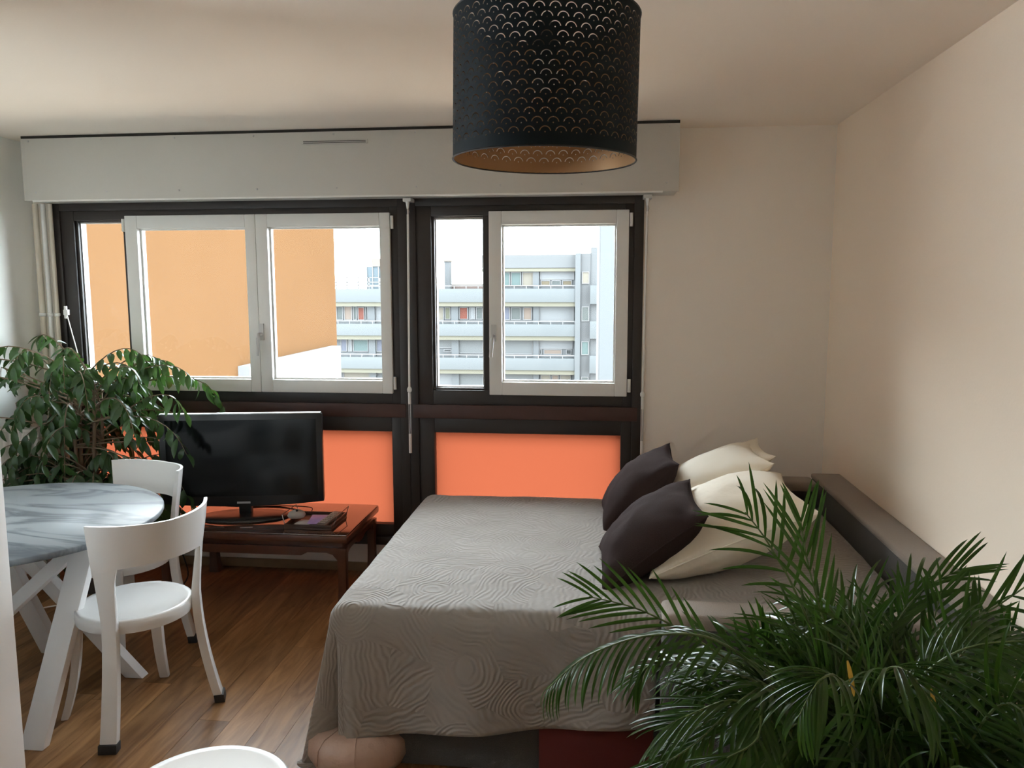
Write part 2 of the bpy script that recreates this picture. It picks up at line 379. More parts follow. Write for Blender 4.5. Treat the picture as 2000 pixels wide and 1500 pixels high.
def window(name, label, x0, x1, narrow, sashes, low):
    o = thing(name, label, None, (x0, 0, WZ0), kind='structure')
    build('outer_frame', frame_ring(x0, x1, WZ0, WZ1, (.05, .05, .05, .055), -.03, .11), M['frame'], o, bevel=.004)
    build('middle_rail', MB().box((x0+.02, -.038, .925), (x1-.02, .10, 1.003)), M['rail'], o, bevel=.004)
    build('upper_frame', frame_ring(x0+.045, x1-.045, 1.0, 2.115, (narrow[0]-.015-x0-.045, .055, .085, .06), -.018, .10), M['frame'], o, bevel=.004)
    build('mullion', MB().box((narrow[1]+.002, -.012, 1.05), (narrow[1]+.06, .09, 2.08)), M['frame'], o, bevel=.003)
    pf = build('narrow_frame', frame_ring(narrow[0]-.03, narrow[1]+.006, 1.055, 2.085, (.03, .006, .042, .038), .0, .07), M['frame'], o, bevel=.003)
    build('seal', frame_ring(narrow[0], narrow[1], 1.098, 2.046, .006, .02, .06), M['greymetal'], pf)
    pane('pane', narrow[0], narrow[1], 1.098, 2.046, .045, pf)
    for a in sashes: sash(*a[:4], o, *a[4:])
    lf = build('lower_frame', frame_ring(x0+.045, x1-.045, .21, .93, (low[0]-x0-.045, x1-.045-low[1], .08, .09), -.016, .09), M['frame'], o, bevel=.004)
    build('bottom_bead', MB().box((low[0], -.008, .268), (low[1], .02, .276)), M['rail'], lf)
    me = MB(); me.v = [(low[0], .03, .27), (low[1], .03, .27), (low[1], .03, .845), (low[0], .03, .845)]; me.f = [(0, 1, 2, 3)]
    build('orange_pane', me, M['frosted'], lf)
    return o
window('window_1', 'dark framed window with two white sashes above an orange frosted pane, left of the middle crank rod', -3.205, -1.09, (-3.061, -2.777),
       [(-2.746, -1.962, -2.672, -2.023, -1, None), (-1.960, -1.182, -1.891, -1.242, 1, -1.945)], (-3.06, -1.199))
window('window_2', 'dark framed window with one white sash above an orange frosted pane, behind the bed', -1.088, .215, (-.938, -.664),
       [(-.627, .136, -.556, .069, 1, -.60)], (-.949, .107))

sw = thing('window_3', 'added white framed fill-light window in the left wall behind the white wall end', None, (XL, SWY0, SWZ0), kind='structure')  # out-of-view window, added to supply fill light
sm = MB()
for a, b in (((SWY0, SWZ0), (SWY0+.06, SWZ1)), ((SWY1-.06, SWZ0), (SWY1, SWZ1)), ((SWY0+.06, SWZ0), (SWY1-.06, SWZ0+.06)), ((SWY0+.06, SWZ1-.06), (SWY1-.06, SWZ1))):
    sm.box((XL-.09, a[0], a[1]), (XL-.03, b[0], b[1]))
build('outer_frame', sm, M['upvc'], sw, bevel=.004)
build('pane', MB().box((XL-.063, SWY0+.06, SWZ0+.06), (XL-.057, SWY1-.06, SWZ1-.06)), M['glass'], sw)

# ------------------------------------------------------------------ roller shutter box
BX0, BX1, BY = -3.212, .377, -.232
sb = thing('shutter_box', 'long off-white roller shutter box screwed up under the ceiling above the windows', 'shutter box', (-1.4, 0, 2.14))
build('front_panel', MB().box((BX0, BY, 2.148), (BX1, BY+.014, 2.484)), M['boxwhite'], sb, bevel=.002)
build('case', MB().box((BX0+.004, BY+.014, 2.152), (BX1-.004, -.001, 2.499)), M['boxwhite'], sb)
build('shadow_joint', MB().box((BX0, BY+.006, 2.484), (BX1, BY+.016, 2.499)), M['gap'], sb)
build('bottom_lip', MB().box((BX0+.05, BY-.003, 2.143), (BX1-.08, BY+.02, 2.151)), M['upvc'], sb)
scr = MB().lathe([(.0055, 0), (.0055, .003), (.003, .0045)], n=8); t_ = build('screw', scr, M['greymetal'], local=True); screw_me = t_.data; bpy.data.objects.remove(t_)
rx = Matrix.Rotation(PI/2, 4, 'X')
for row, xs in ((375-18, (66, 205, 347, 500, 656, 813, 977, 1137, 1303)), (258, (58, 200, 343, 497, 653, 812, 980, 1140, 1307))):
    for px in xs:
        x = at(px, 320, BY).x; z = 2.192 if row > 300 else 2.470
        share('screw', screw_me, sb, Matrix.Translation(Vector((x, BY, z))-sb.location) @ rx)
gr = build('vent_grille', MB().box((-1.598, BY-.008, 2.418), (-1.238, BY, 2.440)), M['boxwhite'], sb, bevel=.002)
for k in range(2): build('slot', MB().box((-1.588, BY-.0095, 2.423+.008*k), (-1.248, BY-.0078, 2.426+.008*k)), M['gap'], gr)

def crank(x, label, zk, zend, y=-.10):
    o = thing('shutter_crank', label, 'crank rod', (x, y, zend), group='roller shutter crank rods')
    build('bracket', MB().box((x-.022, y-.02, 2.128), (x+.022, y+.08, 2.146)).tube([(x, y, 2.13), (x, y, 2.09)], [.012, .006], 10), M['upvc'], o, smooth=True)
    build('joint', MB().tube([(x, y, 2.095), (x+.003, y, 2.075), (x, y, 2.055)], [.005, .007, .005], 8), M['silver'], o, smooth=True)
    build('rod', MB().tube([(x, y, 2.06), (x-.008, y, zk)], .0062, 10), M['upvc'], o, smooth=True)
    build('knob', MB().lathe([(.006, 0), (.013, .006), (.014, .02), (.009, .03), (.006, .034)], (x-.008, y, zk-.02), 14), M['upvc'], o, smooth=True)
    build('grip', MB().tube([(x-.008, y, zk-.02), (x-.008, y, zk-.085)], [.009, .0085], 12), M['upvc'], o, smooth=True)
    for s in (-1, 1): build('folded_arm', MB().tube([(x-.008+s*.0045, y, zk-.075), (x-.008+s*.0045, y, zend+.02)], .0028, 8), M['silver'], o, smooth=True)
    build('end_grip', MB().tube([(x-.008, y, zend+.11), (x-.008, y, zend)], .0085, 12), M['upvc'], o, smooth=True)
crank(-1.063, 'thin white crank rod hanging between the two windows', 1.10, .735)
crank(.228, 'thin white crank rod hanging at the right edge of the windows', 1.09, .72)

# pipes, radiator, stake
for i, (x, r, m, lab) in enumerate(((-3.283, .016, 'pipe', 'beige heating pipe, closest to the left wall of the three'), (-3.235, .014, 'pipew', 'white heating pipe, middle of the three beside the window'), (-3.190, .012, 'pipe', 'beige heating pipe, closest to the dark window frame of the three'))):
    o = thing('heating_pipe', lab, 'pipe', (x, -.055, 0), group='vertical heating pipes in the corner')
    build('tube', MB().tube([(x, -.055, 0.001), (x, -.055, 2.150)], r, 14), M[m], o, smooth=True)
    build('clip', MB().lathe([(r+.001, 0), (r+.004, .003), (r+.004, .017), (r+.001, .02)], (x, -.055, 1.50), 16), M['pipew'], o, smooth=True)
rd = thing('radiator', 'narrow fluted beige radiator in the corner left of the leafy tree', 'radiator', (-3.2, -.42, 0))
RX0, RX1, RZ0, RZ1 = -3.325, -3.06, .10, .895
def rfl(u, v):
    x = RX0+(RX1-RX0)*u; c = .5+.5*math.cos(2*PI*(x-RX0)/.034)
    e = min(1, min(v, 1-v)*14); return (x, -.455-.016*(c**.6)*e, RZ0+(RZ1-RZ0)*v)
build('fluted_front', MB().grid(64, 14, rfl), M['rad'], rd, smooth=True)
build('panel', MB().box((RX0, -.452, RZ0), (RX1, -.385, RZ1)), M['rad'], rd, bevel=.006)
build('top_grille', MB().box((RX0, -.47, RZ1-.012), (RX1, -.38, RZ1+.004)), M['rad'], rd, bevel=.003)
build('valve', MB().tube([(-3.09, -.42, .1), (-3.09, -.42, .04), (-3.09, -.42, 0.001)], .012, 10), M['silver'], rd, smooth=True)
st = thing('plant_stake', 'thin white stick with a small clip rising out of the leafy tree', 'stake', (-3.05, -.2, .9))
a, b = at(126, 598, -.18), at(160, 720, -.22)
build('rod', MB().tube([a, b, b+(b-a)*.8], .003, 6), M['upvc'], st, smooth=True)
build('clip', MB().box((a.x-.004, a.y-.01, a.z-.05), (a.x+.022, a.y+.01, a.z-.02)).box((a.x-.002, a.y-.006, a.z-.07), (a.x+.012, a.y+.006, a.z)), M['upvc'], st, bevel=.002)

# ------------------------------------------------------------------ outside
struct('sky_shade_slab', MB().box((-7, T, 2.62), (4.5, 1.15, 2.80)), M['concrete'], 'unseen concrete slab added above the windows outside to cut steep skylight')  # out-of-view overhang, added to keep steep skylight off table and bed
struct('ground_court', MB().box((-80, .3, -18.3), (80, 120, -18)), M['ground'], 'paved courtyard far below the windows')
ob = thing('orange_building', 'neighbouring building with a tall blank orange wall seen through the left window', 'building', (-12, 12, -18))
e1 = at(655, 560, -9, 0).y
build('rendered_wall', MB().box((-16, 7.9, -18), (-9, e1, 4.7)), M['orange'], ob)
pz = at(665, 675, -8.7, 0)
build('parapet_wall', MB().box((-9.0, at(487, 712, -8.7, 0).y, -18), (-8.7, pz.y, pz.z)), M['parapet'], ob)
wg = thing('white_wing', 'plain white building wing at the right side of the right window view', 'building', (2, 36, -18))
wx = at(1172, 560, 36).x
build('side_wall', MB().box((wx, 36, -18), (wx+5, 42, 14)), M['fin'], wg)
build('corner_strip', MB().box((wx-.16, 36.1, -18), (wx, 36.5, 14)), M['parapet'], wg)

FY = 62.0
fb = thing('apartment_building', 'pale apartment block across the courtyard with blue-white balcony bands and shuttered windows', 'building', (-10, FY, -18))
def fx(px): return at(px, 600, FY).x
def fz(py): return at(900, py, FY).z
X0, X1 = fx(600), fx(1134)
build('wall', MB().box((X0, FY, -18), (X1, FY+8, fz(566))), M['facade'], fb)
build('top_storey', MB().box((fx(945), FY, fz(566)), (X1, FY+8, fz(499))), M['facade'], fb)
build('roof_parapet', MB().box((fx(943), FY-.5, fz(524)), (fx(1124), FY, fz(499))), M['facade'], fb)
build('lintel', MB().box((fx(943), FY-.45, fz(531)), (fx(1124), FY, fz(525))), M['cornice'], fb)
BND = [(564, 590), (632, 655), (697, 720), (763, 786)]
for a, b in BND:
    build('balcony_band', MB().box((X0, FY-.9, fz(b)), (fx(1124), FY, fz(a))), M['band'], fb, bevel=.02)
    build('lintel', MB().box((X0, FY-.75, fz(b+8)), (fx(1124), FY, fz(b))), M['cornice'], fb)
    rl = MB().box((X0, FY-.9, fz(a-6.5)), (fx(1124), FY-.84, fz(a-4.8)))
    for k in range(24):
        x = X0+(fx(1124)-X0)*k/23; rl.box((x-.03, FY-.9, fz(a)), (x+.03, FY-.85, fz(a-5)))
    build('railing', rl, M['parapet'], fb)
build('pier', MB().box((fx(1124), FY-1.0, -18), (fx(1134), FY, fz(497))), M['fin'], fb)
build('recess_wall', MB().box((fx(1134), FY-.8, -18), (fx(1153), FY+3, fz(497))), M['fgrey'], fb)
for a, b in BND: build('wing_balcony', MB().box((fx(1153), FY-1.6, fz(b+3)), (fx(1172), FY+1, fz(a-6))), M['band'], fb, bevel=.02)
build('wing_wall', MB().box((fx(1153), FY-.7, -18), (fx(1175), FY+3, fz(486))), M['facade'], fb)
PC = {}
def pcol(c):
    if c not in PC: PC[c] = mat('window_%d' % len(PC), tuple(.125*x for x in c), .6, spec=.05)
    return PC[c]
G, TL, RD, CR, LV, OL, WH, TN, DK, PK, SH = (.26, .29, .28), (.27, .37, .36), (.42, .15, .11), (.50, .46, .38), (.32, .34, .42), (.32, .33, .24), (.52, .54, .55), (.38, .32, .22), (.16, .17, .17), (.50, .40, .33), (.38, .40, .40)
WINS = [(657, 670, 598, 626, G), (672, 688, 598, 626, PK), (690, 697, 598, 626, G), (699, 712, 600, 626, RD), (714, 719, 598, 626, DK), (734, 746, 598, 626, WH),
 (664, 676, 662, 688, LV), (678, 686, 662, 688, WH), (688, 718, 664, 688, TL), (734, 746, 662, 688, LV), (668, 720, 728, 748, CR),
 (850, 867, 600, 626, CR), (869, 880, 600, 624, OL), (897, 914, 600, 624, RD), (917, 928, 600, 624, WH), (930, 943, 600, 624, G),
 (850, 883, 662, 680, SH), (866, 881, 682, 688, DK), (895, 943, 662, 690, SH), (850, 883, 727, 752, WH), (895, 943, 727, 752, SH),
 (960, 996, 532, 559, TL), (998, 1018, 532, 559, TL), (1020, 1042, 532, 559, CR), (1055, 1121, 531, 547, WH), (1056, 1075, 548, 558, TN), (1077, 1095, 548, 558, G), (1098, 1117, 548, 558, TN),
 (960, 996, 600, 625, LV), (998, 1017, 600, 625, G), (1022, 1039, 600, 625, PK), (1053, 1121, 598, 626, WH),
 (960, 1041, 663, 691, SH), (1053, 1119, 664, 680, WH), (1054, 1059, 681, 691, DK), (1062, 1098, 681, 691, PK), (1106, 1117, 681, 691, DK),
 (960, 1041, 728, 752, SH), (1056, 1076, 730, 752, CR), (1078, 1092, 730, 752, PK), (1094, 1116, 730, 752, CR)]
for a, b, c, d, k in WINS:
    wn = build('window', frame_ring(fx(a), fx(b), fz(d), fz(c), .06, FY-.10, FY-.005), M['parapet'], fb)
    build('pane', MB().box((fx(a)+.06, FY-.05, fz(d)+.06), (fx(b)-.06, FY-.02, fz(c)-.06)), pcol(k), wn)
for c, d, k in ((532, 555, CR), (598, 626, G), (664, 690, TL), (731, 752, G)):
    wn = build('window', frame_ring(fx(1136.5), fx(1151), fz(d), fz(c), .06, FY-.9, FY-.805), M['parapet'], fb)
    build('pane', MB().box((fx(1136.5)+.06, FY-.85, fz(d)+.06), (fx(1151)-.06, FY-.82, fz(c)-.06)), pcol(k), wn)
for a, b in ((720, 733), (882, 896), (1042, 1053)):
    for c, d in ((598, 632), (662, 697), (727, 760)) + (((531, 566),) if a > 1000 else ()):
        build('pier', MB().box((fx(a), FY-.25, fz(d)), (fx(b), FY, fz(c))), M['fin'], fb)
# roof things of the far block
pt = thing('roof_penthouse', 'glazed roof cabin with a tan box on top above the far block', 'penthouse', (fx(722), FY+3, fz(566)))
build('glazed_room', MB().box((fx(698), FY+3, fz(566)), (fx(770), FY+6, fz(518))), pcol((.30, .37, .41)), pt)
build('roof_box', MB().box((fx(709), FY+2.9, fz(518)), (fx(760), FY+5, fz(502))), M['roofbox'], pt)
rw = MB()
for k in range(7): rw.box((fx(698+k*12)-.04, FY+2.92, fz(566)), (fx(698+k*12)+.04, FY+3, fz(518)))
build('mullions', rw, M['parapet'], pt)
rr_ = thing('roof_railing', 'white roof terrace railing left of the far block', 'railing', (fx(700), FY-.6, fz(564)))
rm = MB()
for py in (541, 550, 556): rm.box((X0, FY-.7, fz(py+1.2)), (fx(790), FY-.6, fz(py)))
for k in range(10): x = X0+(fx(790)-X0)*k/9; rm.box((x-.05, FY-.7, fz(566)), (x+.05, FY-.6, fz(541)))
build('rails', rm, M['parapet'], rr_)
ch = thing('roof_chimney', 'grey chimney stack on the flat roof of the far block', 'chimney', (fx(852), FY+5, fz(566)))
build('stack', MB().box((fx(846), FY+5, fz(566)), (fx(857), FY+6, fz(507))), M['facade'], ch); build('cap', MB().box((fx(844), FY+4.9, fz(507)), (fx(858.5), FY+6.1, fz(504))), M['roofbox'], ch)
rt = thing('roof_ridge', 'low tiled ridge along the flat roof of the far block', 'roof', (fx(900), FY+6, fz(566)))
build('tiles', MB().box((fx(853), FY+6, fz(566)), (fx(938), FY+8, fz(556))), mat('roof_tile', (0.0715, 0.055, 0.0495), .9, var=.3, vscale=2, spec=0), rt, bevel=.1)
build('coping', MB().box((fx(851), FY+5.9, fz(557)), (fx(940), FY+8.1, fz(554.5))), M['roofbox'], rt)

# ------------------------------------------------------------------ pendant lamp
LX, LY, LZ, LR, LH = -.142, -2.52, 1.965, .216, .325
lp = thing('pendant_lamp', 'large black perforated drum pendant lamp with copper lining hanging from the ceiling', 'lamp', (LX, LY, LZ)); lp.rotation_euler = (0, math.radians(.9), 0)
build('shade', MB().lathe([(LR, 0), (LR, LH*.5), (LR, LH)], n=96, cap=False), M['shade'], lp, smooth=True, local=True)
build('lining', MB().lathe([(LR-.0015, .0005), (LR-.0015, LH*.5), (LR-.0015, LH-.0005)], n=96, cap=False), M['copper'], lp, smooth=True, local=True)
for z in (0, LH): build('rim', MB().rings([[((LR+.0022*math.cos(a))*math.cos(t), (LR+.0022*math.cos(a))*math.sin(t), z+.0022*math.sin(a)) for a in (2*PI*k/6 for k in range(6))] for t in (2*PI*j/72 for j in range(73))], cap=False), M['cord'], lp, smooth=True, local=True)
sp = MB()
for k in range(3):
    a = 2*PI*k/3+.4; sp.tube([(LR*math.cos(a), LR*math.sin(a), LH-.02), (.03*math.cos(a), .03*math.sin(a), LH-.05)], .0025, 6)
sp.lathe([(.028, 0), (.032, .004), (.028, .008)], (0, 0, LH-.055), 16)
build('spider', sp, M['cord'], lp, local=True)
build('socket', MB().lathe([(.018, 0), (.021, .01), (.021, .05), (.012, .065), (.005, .07)], (0, 0, LH-.075), 16), M['black'], lp, smooth=True, local=True)
build('bulb', MB().lathe([(.002, 0), (.018, .006), (.030, .028), (.027, .05), (.015, .075), (.013, .095)], (0, 0, LH-.165), 20), M['bulb'], lp, smooth=True, local=True)
build('cord', MB().tube([(0, 0, LH-.01), (.003, 0, H-LZ-.02)], .003, 6), M['cord'], lp, local=True)
build('ceiling_rose', MB().lathe([(.05, 0), (.048, -.015), (.02, -.028)], (0, 0, H-LZ-.001), 24), M['black'], lp, smooth=True, local=True)

# ------------------------------------------------------------------ round table
TX, TY, TZ, TR = -2.40, -1.575, .745, .605
tb = thing('dining_table', 'round dining table with white grey-veined marble top and crossed white legs', 'table', (TX, TY, 0))
build('tabletop', MB().lathe([(TR-.03, -.028), (TR-.004, -.024), (TR, -.016), (TR, -.004), (TR-.004, 0), (0.02, 0)], (TX, TY, TZ), 96), M['marble'], tb, smooth=True)
Ta, Tb = Vector((-1.99, -1.62, .715)), Vector((-2.62, -1.40, .715))
for p, q, w_, t_ in ((Ta, (-2.045, -1.93, .001), .085, .04), (Ta+Vector((0, .04, 0)), (-2.72, -1.86, .001), .05, .06), (Tb, (-1.985, -1.375, .001), .06, .05), (Tb+Vector((0, -.02, 0)), (-2.50, -1.20, .001), .085, .045)):
    q = Vector(q); d = (q-p).normalized(); a = d.cross(Vector((0, 1, 0))).normalized()
    hx = w_/2
    mbx = MB().rings([[c+Vector((i*hx/ max(.35, abs(d.z)), j*t_/2, 0)) for i, j in ((-1, -1), (1, -1), (1, 1), (-1, 1))] for c in (Vector((p.x, p.y, TZ-.028)), q)])
    build('leg', mbx, M['tleg'], tb, bevel=.004)
build('underframe', MB().bar((Ta.x, Ta.y, .705), (Tb.x, Tb.y, .705), .07, .02), M['tleg'], tb)

# ------------------------------------------------------------------ chairs
def make_chair(name, label, loc, rz, group):
    o = thing(name, label, 'chair', loc, rz, group)
    SZ, SR = .455, .212
    build('seat', MB().lathe([(.01, -.05), (SR-.015, -.055), (SR-.003, -.05), (SR, -.03), (SR-.002, -.006), (SR-.010, -.001), (SR-.025, -.004), (SR-.06, -.010), (.01, -.012)], (0, 0, SZ), 56), M['chair'], o, smooth=True, local=True)
    def rect(c, wa, w_, t_, na):
        c = Vector(c); return [c+wa*i*w_/2+na*j*t_/2 for i, j in ((-1, -1), (1, -1), (1, 1), (-1, 1))]
    for s in (-1, 1):
        ang = math.atan2(.14, .165*s); wa = Vector((-math.sin(ang), math.cos(ang), 0)); na = Vector((math.cos(ang), math.sin(ang), 0))
        rs = []
        for k in range(9):
            t = k/8; z = .447*(1-t)
            out = .212-.004*math.sin(PI*t)+.062*t**2.2; rs.append(rect((out*math.cos(ang), out*math.sin(ang), z), wa, .050-.012*t, .034-.006*t, na))
        build('leg', MB().rings(rs), M['chair'], o, bevel=.006, local=True)
        # back leg runs up into the backrest post
        ang = math.atan2(-.155, .19*s); wa = Vector((-math.sin(ang), math.cos(ang), 0)); na = Vector((math.cos(ang), math.sin(ang), 0))
        rs = []
        for k in range(18):
            z = .03+(.70-.03)*k/17
            if z < .45: q = (.45-z)/.45; out = .226+.072*q**1.7
            else: q = (z-.45)/.38; out = .226+.050*q**1.3
            if z < .45:
                hw = (.052+.010*(.45-z)/.45)/2; c0 = Vector((out*math.cos(ang), out*math.sin(ang), z)); rs.append([c0-wa*hw-na*.017, c0+wa*hw-na*.017, c0+wa*hw+na*.017, c0-wa*hw+na*.017])
            else:
                q = (z-.45)/.25; th = .034-.016*q
                ha = .115+.045*q                      # outer half angle grows to the end of the band
                hi = .115+.02*q+.10*max(0, (q-.5)/.5)**2
                sg = -1 if s > 0 else 1               # towards the middle of the back
                aa, bb = ang-sg*ha, ang+sg*hi
                rs.append([((out+dr)*math.cos(x), (out+dr)*math.sin(x), z) for x, dr in ((aa, -th/2), (bb, -th/2), (bb, th/2), (aa, th/2))] if sg > 0 else
                          [((out+dr)*math.cos(x), (out+dr)*math.sin(x), z) for x, dr in ((bb, -th/2), (aa, -th/2), (aa, th/2), (bb, th/2))])
        lg = build('back_leg', MB().rings(rs), M['chair'], o, bevel=.006, local=True)
        out = .226+.072
        build('rubber_foot', MB().rings([rect((out*math.cos(ang), out*math.sin(ang), 0.0005), wa, .066, .040, na), rect(((out-.004)*math.cos(ang), (out-.004)*math.sin(ang), .034), wa, .066, .039, na)]), M['rubber'], lg, bevel=.003, local=True)
    # curved backrest band between the posts
    a0 = math.atan2(-.155, -.19); a1 = math.atan2(-.155, .19)
    a0, a1 = -PI-a0 if a0 > 0 else a0, a1
    pad = .16; n = 36; rs = []
    for k in range(n+1):
        t = k/n; a = a0-pad+(a1-a0+2*pad)*t; e = abs(2*t-1)
        zt = .835-.012*(1-e); zb = .672-.03*e**4
        ring = []
        for (z, dr) in ((zb, -.009), (zb, .009), (zt-.06, .009), (zt, .006), (zt, -.006), (zt-.06, -.009)):
            rr = .226+.050*((z-.45)/.38)**1.3+dr
            ring.append((rr*math.cos(a), rr*math.sin(a), z))
        rs.append(ring)
    build('backrest', MB().rings(rs), M['chair'], o, smooth=True, local=True)
    return o
# facing vector of a chair is its local +Y
def face(dx, dy): return math.atan2(dy, dx)-PI/2
make_chair('dining_chair', 'glossy white chair with curved back and black rubber feet in front of the table', (-1.808, -1.635, 0), face(-.875, .484), 'white chairs at the round table')
make_chair('dining_chair', 'glossy white chair between the round table and the leafy tree', (-2.20, -1.10, 0), face(-.39, -.92), 'white chairs at the round table')
stl = thing('round_stool', 'round glossy white seat cut off by the bottom edge beside the bed', 'stool', (-.958, -2.738, 0))
build('seat', MB().lathe([(.01, -.05), (.195, -.055), (.207, -.05), (.21, -.03), (.208, -.006), (.202, -.001), (.185, -.004), (.15, -.008), (.01, -.010)], (-.958, -2.738, .445), 56), M['chair'], stl, smooth=True)
for k in range(4):
    a = PI/4+k*PI/2; c, s = math.cos(a), math.sin(a)
    build('leg', MB().bar((-.958+.17*c, -2.738+.17*s, .40), (-.958+.21*c, -2.738+.21*s, .001), .04, .03, (c, s, 0)), M['chair'], stl, bevel=.004)

# ------------------------------------------------------------------ television table
X0t, X1t, Y0t, Y1t, Zt = -2.335, -1.272, -.655, -.065, .42
X0t = -2.30
tt = thing('low_table', 'low dark rosewood table with glossy glass top carrying the television', 'table', ((X0t+X1t)/2, (Y0t+Y1t)/2, 0))
build('top_frame', MB().box((X0t, Y0t, Zt-.042), (X1t, Y1t, Zt-.006)), M['wood'], tt, bevel=.008)
build('glass_top', MB().box((X0t+.004, Y0t+.004, Zt-.006), (X1t-.004, Y1t-.004, Zt)), M['glasstop'], tt, bevel=.0015)
build('waist', MB().box((X0t+.035, Y0t+.035, Zt-.072), (X1t-.035, Y1t-.035, Zt-.042)), M['wood'], tt)
def apron(ax, c, lo, hi):
    """curved apron board; ax 0: along X at y=c, 1: along Y at x=c"""
    n = 28; top, bot = [], []
    for k in range(n+1):
        t = k/n; e = min(t, 1-t)*(hi-lo)
        dz = .045 if e > .20 else (.045-.018*min(1, (.20-e)/.03))
        if e < .08: dz += .05*((.08-e)/.08)**3
        p = lo+(hi-lo)*t; top.append((p, Zt-.072)); bot.append((p, Zt-.072-dz))
    mb = MB(); rs = []
    for (p, z1), (_, z0) in zip(top, bot):
        rs.append([((p, c+d, z) if ax == 0 else (c+d, p, z)) for d, z in ((-.011, z0), (.011, z0), (.011, z1), (-.011, z1))])
    return mb.rings(rs)
for c in (Y0t+.03, Y1t-.03): build('apron', apron(0, c, X0t+.05, X1t-.05), M['wood'], tt)
for c in (X0t+.03, X1t-.03): build('apron', apron(1, c, Y0t+.05, Y1t-.05), M['wood'], tt)
for sx in (-1, 1):
    for sy in (-1, 1):
        cx = X0t+.036 if sx < 0 else X1t-.036; cy = Y0t+.036 if sy < 0 else Y1t-.036
        rs = []
        for k in range(12):
            t = k/11; z = (Zt-.072)*(1-t); wd = .052-.010*math.sin(PI*min(1, t*1.1))+(.010*max(0, (t-.85)/.15)); dx = -.006*sx*max(0, (t-.8)/.2)
            rs.append([(cx+dx+i*wd/2, cy+j*wd/2, max(z, .0005)) for i, j in ((-1, -1), (1, -1), (1, 1), (-1, 1))])
        build('leg', MB().rings(rs), M['wood'], tt, bevel=.005)

# television
tv = thing('television', 'black flat-screen television on an oval stand, turned towards the bed', 'television', (-1.93, -.385, Zt+.0005), math.radians(10.5))
TW, TH0, TH1 = .43, .085, .572
def tvz(u): return TH0-.022*(1-u*u)       # bowed lower edge
n = 24; rs = []
for k in range(n+1):
    u = -1+2*k/n; rs.append([(u*TW, -.02, tvz(u)), (u*TW, .018, tvz(u)+.01), (u*TW, .022, TH1-.006), (u*TW, -.02, TH1)])
build('cabinet', MB().rings(rs), M['black'], tv, bevel=.004, local=True)
build('back_housing', MB().box((-.33, .02, .13), (.33, .075, .50)), M['black'], tv, bevel=.02, local=True)
build('screen', MB().box((-TW+.032, -.0215, TH0+.038), (TW-.032, -.0195, TH1-.032)), M['screen'], tv, local=True)
build('top_trim', MB().box((-TW+.006, -.022, TH1-.001), (TW-.006, .01, TH1+.005)), M['silver'], tv, local=True, bevel=.001)
build('badge', MB().box((-.035, -.024, TH0-.004), (.035, -.0195, TH0+.006)), M['silver'], tv, local=True)
build('neck', MB().rings([[(x*.034, .022+y*.022, z) for x, y in ((-1, -1), (1, -1), (1, 1), (-1, 1))] for z in (.014, .12)]), M['black'], tv, bevel=.008, local=True)
build('stand_base', MB().lathe([(.24, 0), (.245, .005), (.235, .013), (.10, .018), (.01, .019)], n=48, sy=.52), M['black'], tv, smooth=True, local=True)

def cable(label, pts, r=.003, m='cord'):
    P = [Vector(p) for p in pts]; out = []
    for i in range(len(P)-1):
        p0, p1, p2, p3 = P[max(i-1, 0)], P[i], P[i+1], P[min(i+2, len(P)-1)]
        for k in range(8):
            t = k/8; out.append(.5*((2*p1)+(p2-p0)*t+(2*p0-5*p1+4*p2-p3)*t*t+(3*p1-p0-3*p2+p3)*t**3))
    out.append(P[-1]); o = build('cable', MB().tube(out, r, 6), M[m], None, smooth=True, loc=tuple(P[0])); return tag(o, label, 'cable')
ZT = Zt+.0035
cable('black cable lying behind the television stand on the low table', [(-2.13, -.30, ZT+.03), (-2.02, -.20, ZT), (-1.80, -.16, ZT), (-1.62, -.22, ZT+.012), (-1.60, -.30, ZT)])
cable('black cable looping in front of the television stand', [(-2.22, -.42, ZT), (-2.12, -.545, ZT), (-2.02, -.57, ZT), (-1.95, -.60, ZT), (-2.05, -.62, ZT)])
cable('black cable curving down to the floor at the left end of the low table', [(-2.32, -.30, .40), (-2.33, -.36, .25), (-2.26, -.42, .09), (-2.33, -.46, .006), (-2.45, -.40, .006)], .004)
cable('white cable lying on the floor behind the dining chairs', [(-2.35, -.5, .02), (-2.42, -.62, .006), (-2.6, -.55, .006), (-2.9, -.75, .006)], .004, 'pipew')

# tray and small things on the low table
TRX0, TRX1, TRY0, TRY1 = -1.63, -1.375, -.585, -.33
ty = thing('serving_tray', 'small dark wooden tray with thin wire handles at the right end of the low table', 'tray', ((TRX0+TRX1)/2, (TRY0+TRY1)/2, Zt+.0005))
build('tray_base', MB().box((TRX0, TRY0, Zt+.0005), (TRX1, TRY1, Zt+.012)), M['tray'], ty, bevel=.004)
for a, b in (((TRX0, TRY0), (TRX1, TRY0+.01)), ((TRX0, TRY1-.01), (TRX1, TRY1)), ((TRX0, TRY0+.01), (TRX0+.01, TRY1-.01)), ((TRX1-.01, TRY0+.01), (TRX1, TRY1-.01))):
    build('tray_edge', MB().box((*a, Zt+.012), (*b, Zt+.028)), M['tray'], ty, bevel=.003)
for x, s in ((TRX0, -1), (TRX1, 1)):
    build('wire_handle', MB().tube([(x, TRY0+.02, Zt+.012), (x+.02*s, TRY0+.03, Zt+.07), (x+.02*s, TRY1-.03, Zt+.07), (x, TRY1-.02, Zt+.012)], .0025, 6), M['wire'], ty)
def small(name, label, cat, c, size, rz, m, tilt=0):
    o = thing(name, label, cat, c, rz); o.rotation_euler = (tilt, 0, rz)
    build('body', MB().box((-size[0]/2, -size[1]/2, 0), (size[0]/2, size[1]/2, size[2])), m, o, bevel=min(size)*.3, local=True); return o
